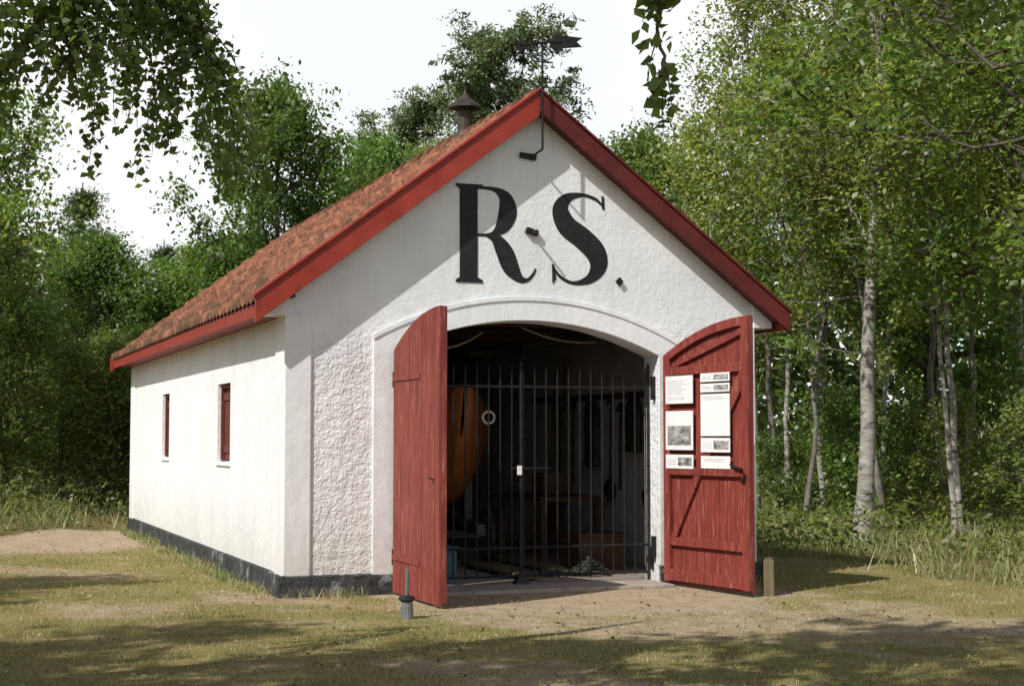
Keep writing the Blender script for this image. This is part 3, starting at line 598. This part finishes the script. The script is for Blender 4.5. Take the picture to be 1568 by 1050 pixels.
prism('wall_anchor_left', [(0.05, 3.01), (0.09, 3.03), (0.08, 3.06), (0.045, 3.05)], -0.03, -0.002, M_iron, B)
def LU(x, y): return (1.808+(x-697)*0.00745, 3.255+(432-y)*0.00701)
def ribbon(pts, n=10):
    pts = np.array(pts, float); k = len(pts); out = []
    for i in range(k-1):
        p0, p1, p2, p3 = pts[max(i-1, 0)], pts[i], pts[i+1], pts[min(i+2, k-1)]
        for j in range(n+(1 if i == k-2 else 0)):
            t = j/n; out.append(0.5*((2*p1)+(-p0+p2)*t+(2*p0-5*p1+4*p2-p3)*t*t+(-p0+3*p1-3*p2+p3)*t**3))
    out = np.array(out); T = np.gradient(out[:, :2], axis=0); T /= np.linalg.norm(T, axis=1)[:, None]+1e-9
    Nn = np.stack([-T[:, 1], T[:, 0]], 1)*np.maximum(out[:, 2:3], 2.5)/2
    return out[:, :2]+Nn, out[:, :2]-Nn
def glyph(name, strokes, polys):
    V = []; F = []
    for li, s in enumerate(strokes):
        a, b = ribbon(s); o = len(V); k = len(a); vf = -0.0045-0.0006*li
        for p in a: u, z = LU(*p); V.append((u, vf, z))
        for p in b: u, z = LU(*p); V.append((u, vf, z))
        for i in range(k-1): F.append((o+i, o+i+1, o+k+i+1, o+k+i))
    for li, pl in enumerate(polys):
        o = len(V)
        for p in pl: u, z = LU(*p); V.append((u, -0.0075-0.0006*li, z))
        F.append(tuple(range(o, o+len(pl))))
    meshob(name, V, F, M_letter, B)
glyph('letter_R', [[(728, 289, 4), (755, 290, 7), (772, 302, 20), (776, 324, 28), (768, 346, 22), (752, 359, 7), (728, 361, 4)],
                   [(744, 361, 5), (758, 366, 16), (771, 385, 26), (781, 409, 25), (794, 425, 13), (806, 427, 6), (815, 418, 4), (819, 409, 3)]],
      [[(703, 287), (730, 287), (730, 430), (703, 430)], [(697, 284), (738, 284), (738, 288), (730, 292), (703, 292), (697, 288)],
       [(703, 426), (730, 426), (738, 430), (738, 434), (697, 434), (697, 430)]])
glyph('letter_S', [[(925, 306, 3), (913, 296, 5), (892, 291, 6), (869, 297, 15), (858, 315, 25), (868, 340, 32), (893, 359, 34), (913, 379, 33), (918, 401, 27), (905, 421, 15), (880, 429, 6), (859, 421, 5), (846, 405, 3)]],
      [[(923, 291), (927, 291), (928, 312), (924, 312)], [(844, 400), (848, 402), (851, 423), (845, 432)]])
def leaf_top(s):
    q = -DA+s; return CZ+math.sqrt(RAD**2-q*q)
def doorleaf(name, loc, rot, inner_side):
    E = empty(name, (loc[0], loc[1], 0), rot, B)
    z0 = 0.03; nb = 11; wd = 1.49/nb; V = []; F = []
    for i in range(nb):
        s0, s1 = i*wd+0.002, (i+1)*wd-0.003; a = random.uniform(-0.0015, 0.0015)
        pl = [(s0, z0), (s1, z0), (s1, leaf_top(s1)), (s0, leaf_top(s0))]
        o = len(V); V += [(s, -0.018+a, z) for s, z in pl]+[(s, 0.018+a, z) for s, z in pl]
        F += [(o, o+1, o+2, o+3), (o+7, o+6, o+5, o+4), (o+1, o, o+4, o+5), (o+2, o+1, o+5, o+6), (o+3, o+2, o+6, o+7), (o, o+3, o+7, o+4)]
    meshob(name+'_planks', V, F, M_redd, E)
    y0, y1 = (0.021, 0.062) if inner_side > 0 else (-0.062, -0.021)
    def p(nm, pl, ya=y0, yb=y1, m=M_redd): prism(name+'_'+nm, pl, ya, yb, m, E, 0.004)
    p('stile_hinge', [(0.0, 0.05), (0.11, 0.05), (0.11, leaf_top(0.11)-0.002), (0.0, leaf_top(0.0)-0.002)])
    p('stile_free', [(1.38, 0.05), (1.49, 0.05), (1.49, leaf_top(1.49)-0.002), (1.38, leaf_top(1.38)-0.002)])
    p('bottom_rail', [(0.112, 0.06), (1.378, 0.06), (1.378, 0.18), (0.112, 0.18)])
    p('lower_rail', [(0.112, 0.44), (1.378, 0.44), (1.378, 0.53), (0.112, 0.53)])
    p('middle_rail', [(0.112, 1.20), (1.378, 1.20), (1.378, 1.29), (0.112, 1.29)])
    p('upper_rail', [(0.112, 2.28), (1.378, 2.28), (1.378, 2.37), (0.112, 2.37)])
    s = np.linspace(0.112, 1.378, 10)
    p('top_rail', [(a, leaf_top(a)-0.10) for a in s]+[(a, leaf_top(a)-0.003) for a in s[::-1]])
    ya, yb = (y0+0.0, y1-0.006) if inner_side > 0 else (y0+0.006, y1)
    p('brace_lower', [(0.113, 0.532), (0.22, 0.532), (0.66, 1.198), (0.55, 1.198)], ya, yb)
    p('brace_upper', [(0.62, 1.292), (0.73, 1.292), (1.377, 2.10), (1.377, 2.278), (1.34, 2.278)], ya, yb)
    p('brace_top', [(0.113, 2.372), (0.24, 2.372), (1.377, 2.66), (1.377, 2.73)], ya, yb)
    yo0, yo1 = (-0.030, -0.021) if inner_side > 0 else (0.021, 0.030)
    boxes(name+'_strap_hinges', [((0.0, 0.9), (yo0, yo1), (0.36, 0.41)), ((0.0, 0.9), (yo0, yo1), (2.18, 2.23))], M_redd, E)
    tubeob(name+'_hinge_pins', [([(-0.03, 0, 0.30), (-0.03, 0, 0.46)], 0.022), ([(-0.03, 0, 2.12), (-0.03, 0, 2.28)], 0.022),
                                ([(-0.12, 0.05, 2.18), (0.06, 0, 2.22)], 0.016), ([(-0.12, 0.05, 0.34), (0.06, 0, 0.38)], 0.016)], M_iron, E)
    return E
DL = doorleaf('door_leaf_left', (DC-DA-0.02, -0.075), math.radians(-89.5), 1)
DR = doorleaf('door_leaf_right', (DC+DA+0.08, -0.075), math.radians(-81.0), -1)
tubeob('door_leaf_left_handle', [([(1.36, -0.03, 1.20), (1.36, -0.06, 1.22), (1.30, -0.06, 1.22)], 0.008)], M_iron, DL)
tubeob('door_leaf_right_latch', [([(1.42, -0.09, 1.28), (1.30, -0.09, 1.30), (1.22, -0.08, 1.33)], 0.014), ([(1.36, -0.065, 1.16), (1.44, -0.09, 1.16), (1.46, -0.09, 1.24)], 0.013)], M_iron, DR)
def poster(nm, s0, s1, z0, z1, kind):
    yb = -0.0665
    box('poster_'+nm, (s0, s1), (yb-0.004, yb+0.003), (z0, z1), M_paper, DR, 0)
    L = []; pics = []
    w = s1-s0; h = z1-z0; yf = yb-0.0048
    if kind == 'text':
        k = int(h/0.020)
        for i in range(2, k-1):
            if random.random() < 0.85: L.append(((s0+0.08*w, s0+w*random.uniform(0.55, 0.90)), (yf, yb-0.0038), (z1-(i+0.8)*0.020, z1-(i+0.8)*0.020+0.004)))
    elif kind == 'pic': pics.append(((s0+0.07*w, s1-0.07*w), (yf, yb-0.0038), (z0+0.12*h, z0+0.62*h)))
    elif kind == 'wide': pics.append(((s0+0.45*w, s1-0.04*w), (yf, yb-0.0038), (z0+0.20*h, z0+0.80*h))); L += [((s0+0.06*w, s0+0.38*w), (yf, yb-0.0038), (z0+t*h, z0+t*h+0.004)) for t in (0.3, 0.45, 0.6)]
    else:
        L += [((s0+0.12*w, s1-random.uniform(0.12, 0.4)*w), (yf, yb-0.0038), (z1-t, z1-t+0.004)) for t in (0.03, 0.045, 0.06)]
    if L: boxes('poster_text_'+nm, L, M_ink, DR)
    if pics: boxes('poster_picture_'+nm, pics, M_photo, DR)
poster('a', 0.06, 0.56, 1.97, 2.27, 'text'); poster('b', 0.06, 0.56, 1.47, 1.89, 'pic'); poster('c', 0.06, 0.56, 1.27, 1.42, 'wide'); 
poster('d', 0.70, 1.20, 2.19, 2.28, 'wide'); poster('d2', 0.70, 1.20, 2.08, 2.17, 'wide')
poster('e', 0.70, 1.20, 1.62, 2.06, 'blank'); poster('f', 0.70, 1.20, 1.45, 1.60, 'wide'); poster('g', 0.70, 1.20, 1.28, 1.41, 'blank')
gv = 0.22; pt = []
gu = np.linspace(DC-DA+0.05, DC+DA-0.05, 23)
for q in gu: pt.append(([(q, gv, 0.10), (q, gv, 2.34), (q, gv, 2.39)], [0.0085, 0.0085, 0.002]))
for z in (0.42, 2.15): pt.append(([(DC-DA, gv+0.004, z), (DC+DA, gv+0.004, z)], 0.015))
pt.append(([(DC-DA, gv+0.004, 0.12), (DC+DA, gv+0.004, 0.12)], 0.014)); pt.append(([(DC-0.15, gv+0.004, 1.27), (DC+0.3, gv+0.004, 1.27)], 0.013))
for q in (DC-DA+0.02, DC-0.03, DC+DA-0.02): pt.append(([(q, gv-0.004, 0.03), (q, gv-0.004, 2.42)], 0.017))
tubeob('iron_gate', pt, M_iron, B, 6)
box('gate_lock_plate', (DC-0.08, DC-0.03), (gv-0.045, gv-0.02), (1.20, 1.30), M_white, B)
meshob('gate_foot', [(DC-0.12, gv-0.06, 0.035), (DC+0.06, gv-0.06, 0.035), (DC+0.06, gv+0.04, 0.035), (DC-0.12, gv+0.04, 0.035), (DC-0.03, gv-0.01, 0.18)], [(3, 2, 1, 0), (0, 1, 4), (1, 2, 4), (2, 3, 4), (3, 0, 4)], M_iron, B)
boxes('jamb_pintles', [((DC+DA-0.05, DC+DA+0.005), (0.06, 0.10), (2.02, 2.28)), ((DC+DA-0.05, DC+DA+0.005), (0.06, 0.10), (0.28, 0.52)), ((DC+DA-0.03, DC+DA-0.002), (0.12, 0.16), (0.15, 0.40))], M_iron, B, 0.004)
box('floor', (0.3, W-0.3), (0.36, LEN-0.3), (-0.1, 0.03), M_conc, B, 0)
box('threshold', (DC-DA+0.002, DC+DA-0.002), (-0.40, 0.358), (-0.12, 0.035), M_conc, B, 0.015)
boxes('tie_beams', [((0.3, W-0.3), (v, v+0.14), (2.90, 3.05)) for v in (1.5, 4.0, 6.5, 9.0)], M_wood, B)
def cat(a, b, sag, n=12): return [tuple(np.array(a)*(1-t)+np.array(b)*t-np.array([0, 0, sag*4*t*(1-t)])) for t in np.linspace(0, 1, n)]
tubeob('hanging_ropes', [(cat((1.3, 0.7, 2.78), (2.4, 0.8, 2.78), 0.20), 0.012), (cat((1.4, 0.9, 2.80), (2.2, 0.9, 2.86), 0.08), 0.010), (cat((2.9, 0.9, 2.85), (3.8, 0.9, 2.70), 0.06), 0.013)], M_rope, B, 6)
BT = empty('rescue_boat', (2.42, 1.45, 0), math.radians(-6), B)
st = np.linspace(0, 1, 20); V = []; F = []; ns = 13
for i, t in enumerate(st):
    bw = 0.86*min(1, (t/0.45+0.01))**0.85 if t < 0.75 else 0.86*(1-0.35*((t-0.75)/0.25)**2)
    sheer = 1.80+0.40*(1-t)**2.2+0.12*t*t; keel = 0.78+0.85*(1-min(t/0.26, 1))**1.7
    for j in range(ns):
        a = math.pi*j/(ns-1); cx = -math.cos(a); sx = math.sin(a)
        V.append((bw*math.copysign(abs(cx)**1.0, cx), t*5.4+0.25*(1-t)**6*sx, sheer-(sheer-keel)*sx**0.9))
for i in range(19):
    for j in range(ns-1): o = i*ns+j; F.append((o, o+1, o+ns+1, o+ns))
F.append(tuple(range(19*ns, 20*ns)))
h = meshob('hull', V, F, M_orange, BT, smooth=True)
md = h.modifiers.new('s', 'SOLIDIFY'); md.thickness = 0.03
dk = []; fk = []
for i in range(8):
    dk += [(V[i*ns][0], V[i*ns][1], V[i*ns][2]-0.01), (0, V[i*ns][1], V[i*ns][2]+0.03), (V[i*ns+ns-1][0], V[i*ns+ns-1][1], V[i*ns+ns-1][2]-0.01)]
for i in range(7): fk += [(i*3, i*3+1, i*3+4, i*3+3), (i*3+1, i*3+2, i*3+5, i*3+4)]
meshob('fore_deck', dk, fk, M_orange, BT)
tubeob('gunwale', [([V[i*ns] for i in range(20)], 0.028), ([V[i*ns+ns-1] for i in range(20)], 0.028)], M_wood, BT, 6)
boxes('thwarts', [((-0.7, 0.7), (y, y+0.22), (1.52, 1.56)) for y in (2.4, 3.4, 4.4)], M_wood, BT)
def ringpath(c, r, ax, n=24):
    return [(c[0]+(r*math.cos(t) if ax == 'v' else 0), c[1]+(r*math.cos(t) if ax == 'u' else 0), c[2]+r*math.sin(t)) for t in np.linspace(0, 2*math.pi, n+1)]
tubeob('bow_emblem_rings', [(ringpath((-0.36, 0.36, 1.84), 0.07, 'v'), 0.014), (ringpath((0.36, 0.36, 1.84), 0.07, 'v'), 0.014)], M_white, BT, 6)
ps = []
for k, (u, v) in enumerate(((-0.72, 1.9), (0.72, 1.9), (-0.72, 4.2), (0.72, 4.2))):
    r = 0.34; ps.append((ringpath((u, v, r+0.03), r-0.03, 'u'), 0.04))
    for t in np.arange(0, 6.28, math.pi/3): ps.append(([(u, v, r+0.03), (u, v+math.cos(t)*(r-0.03), r+0.03+math.sin(t)*(r-0.03))], 0.02))
tubeob('carriage_wheels', ps, M_oil, BT, 6)
boxes('carriage_frame', [((-0.72, 0.72), (1.85, 1.95), (0.34, 0.44)), ((-0.72, 0.72), (4.15, 4.25), (0.34, 0.44)), ((-0.35, -0.25), (0.5, 4.8), (0.45, 0.58)), ((0.25, 0.35), (0.5, 4.8), (0.45, 0.58)), ((-0.5, -0.4), (1.8, 2.0), (0.58, 1.1)), ((0.4, 0.5), (1.8, 2.0), (0.58, 1.1))], M_oil, BT)
G = empty('hanging_oilskins', (0, 0, 0), 0, B)
for i, (v, hgt) in enumerate(((2.3, 0.7), (3.6, 0.9))):
    u = W-0.42; zt_ = 2.12
    V = []; 
    lv_ = [(0.05, zt_), (0.18, zt_-0.10), (0.20, zt_-0.35), (0.18, zt_-0.6), (0.22, zt_-hgt)]
    for r, z in lv_:
        for k in range(10): a = k*math.pi/5; V.append((u+0.35*r*math.cos(a)*(1+0.2*math.sin(3*a)), v+r*math.sin(a), z))
    F = [(l*10+k, l*10+(k+1) % 10, (l+1)*10+(k+1) % 10, (l+1)*10+k) for l in range(4) for k in range(10)]
    meshob('coat_%d' % (i+1), V, F, M_oil, G, smooth=True)
boxes('tool_rail', [((W-0.36, W-0.332), (0.8, 6.0), (2.10, 2.18))], M_wood, B)
tl = []
for i, v in enumerate((1.5, 1.9, 2.75, 3.05, 4.3, 4.8)):
    u = W-0.39; z1 = 2.08-0.05*(i % 3); tl.append(([(u, v, z1), (u, v+0.03, z1-1.05)], 0.016))
    tl.append(([(u, v-0.10, z1-0.02), (u, v, z1+0.05), (u, v+0.12, z1-0.04)], [0.01, 0.03, 0.012]))
    if i % 2: tl.append(([(u, v+0.03, z1-1.0), (u, v+0.03, z1-1.12), (u, v+0.03, z1-1.3)], [0.03, 0.09, 0.06]))
tubeob('hanging_tools', tl, M_iron, B, 6)
boxes('workbench', [((3.8, 4.7), (2.6, 4.4), (0.80, 0.86)), ((3.85, 3.92), (2.7, 2.78), (0.03, 0.80)), ((4.6, 4.67), (2.7, 2.78), (0.03, 0.80)), ((3.85, 3.92), (4.2, 4.28), (0.03, 0.80)), ((4.6, 4.67), (4.2, 4.28), (0.03, 0.80))], M_wood, B)
boxes('storage_chests', [((3.9, 4.5), (1.6, 2.2), (0.03, 0.42)), ((3.88, 4.52), (1.58, 2.22), (0.42, 0.46)), ((4.0, 4.4), (3.0, 3.4), (0.87, 1.15))], M_wood, B, 0.006)
tubeob('rope_coil', [([(3.75+(0.26-0.012*k*0.3)*math.cos(k*0.4), 0.95+(0.26-0.012*k*0.3)*math.sin(k*0.4), 0.06+0.0022*k) for k in range(80)], 0.02)], M_oil, B, 6)
tubeob('chain_heap', [([(3.2+0.3*math.cos(k*0.9)+0.01*k, 0.95+0.12*math.sin(k*1.3), 0.06+0.012*(k % 5)) for k in range(40)], 0.018)], M_oil, B, 6)
boxes('painted_crate', [((1.55, 2.05), (0.65, 1.0), (0.03, 0.38)), ((1.53, 2.07), (0.63, 1.02), (0.38, 0.42))], M_blue, B, 0.006)
boxes('gangplank', [((2.75, 3.0), (0.5, 2.6), (0.06, 0.10)), ((3.4, 3.65), (1.4, 3.4), (0.06, 0.10))], M_wood2, B, 0.004)
tubeob('oars', [([(W-0.5, 4.5, 0.05), (W-0.36, 4.6, 2.7)], 0.03), ([(W-0.55, 4.9, 0.05), (W-0.36, 4.95, 2.6)], 0.03)], M_wood2, B, 6)
e = empty('door_stop_post', (-0.93, 13.98, gh(-0.93, 13.98)))
frustum('weight', (0, 0), [(0.055, -0.03), (0.058, 0.10), (0.05, 0.15)], M_grey, e, 12); frustum('collar', (0, 0), [(0.06, 0.152), (0.075, 0.165), (0.07, 0.195), (0.03, 0.205)], M_iron, e, 12)
tubeob('rod', [([(0, 0, 0.2), (0.004, 0, 0.40), (0.0, 0, 0.45)], [0.02, 0.018, 0.012])], M_green, e, 8)
e = empty('wooden_stake', (2.62, 16.15, gh(2.62, 16.15)))
box('post', (-0.055, 0.055), (-0.055, 0.055), (-0.05, 0.37), M_wood2, e, 0.01)
box('post_cap', (-0.04, 0.045), (-0.04, 0.045), (0.371, 0.385), M_wood2, e, 0.004)

# ------------------------------------------------------------------ world, sun, camera
w = bpy.data.worlds.new('World'); S.world = w; w.use_nodes = True; nt = w.node_tree; nt.nodes.clear()
sunv = Vector((-0.677*0.70, -0.736*0.70, 0.714)).normalized()
sky = N(nt, 'ShaderNodeTexSky', sky_type='NISHITA'); sky.sun_disc = False; sky.sun_elevation = math.asin(sunv.z); sky.sun_rotation = math.atan2(sunv.x, sunv.y)
sky.dust_density = 2.0
tc = N(nt, 'ShaderNodeTexCoord'); sp = N(nt, 'ShaderNodeSeparateXYZ'); nt.links.new(tc.outputs['Generated'], sp.inputs[0])
mr = N(nt, 'ShaderNodeMapRange'); mr.inputs[1].default_value = 0.30; mr.inputs[2].default_value = 0.60; mr.inputs[3].default_value = 0.97; mr.inputs[4].default_value = 0.03
nt.links.new(sp.outputs['Z'], mr.inputs[0])
nz = noise(nt, tc.outputs['Generated'], 3.0, 6, 0.6); rz_ = ramp(nt, [(0.35, (9.2, 9.5, 9.9)), (0.65, (10.4, 10.5, 10.6))]); nt.links.new(nz.outputs['Fac'], rz_.inputs['Fac'])
c = mixc(nt, mr.outputs[0], sky.outputs[0], rz_.outputs[0])
bg = N(nt, 'ShaderNodeBackground'); bg.inputs['Strength'].default_value = 0.105; nt.links.new(c, bg.inputs['Color'])
wo = N(nt, 'ShaderNodeOutputWorld'); nt.links.new(bg.outputs[0], wo.inputs['Surface'])
sl = bpy.data.lights.new('sun', 'SUN'); sl.energy = 5.0; sl.angle = math.radians(0.5); sl.color = (1.0, 0.96, 0.89)
so = bpy.data.objects.new('sun', sl); so.rotation_mode = 'QUATERNION'; so.rotation_quaternion = sunv.to_track_quat('Z', 'Y'); so.location = (-10, -10, 20); link(so)
cam = bpy.data.cameras.new('camera'); cam.lens = 36*2400/1568; cam.sensor_width = 36; cam.clip_end = 3000; cam.clip_start = 0.05
co = bpy.data.objects.new('camera', cam); co.location = (0, 0, 1.6); co.rotation_euler = (math.radians(90+3.46), 0, 0); link(co)
S.camera = co
S.view_settings.view_transform = 'Standard'; S.view_settings.look = 'None'; S.view_settings.exposure = 0
print('objects', len(bpy.data.objects))
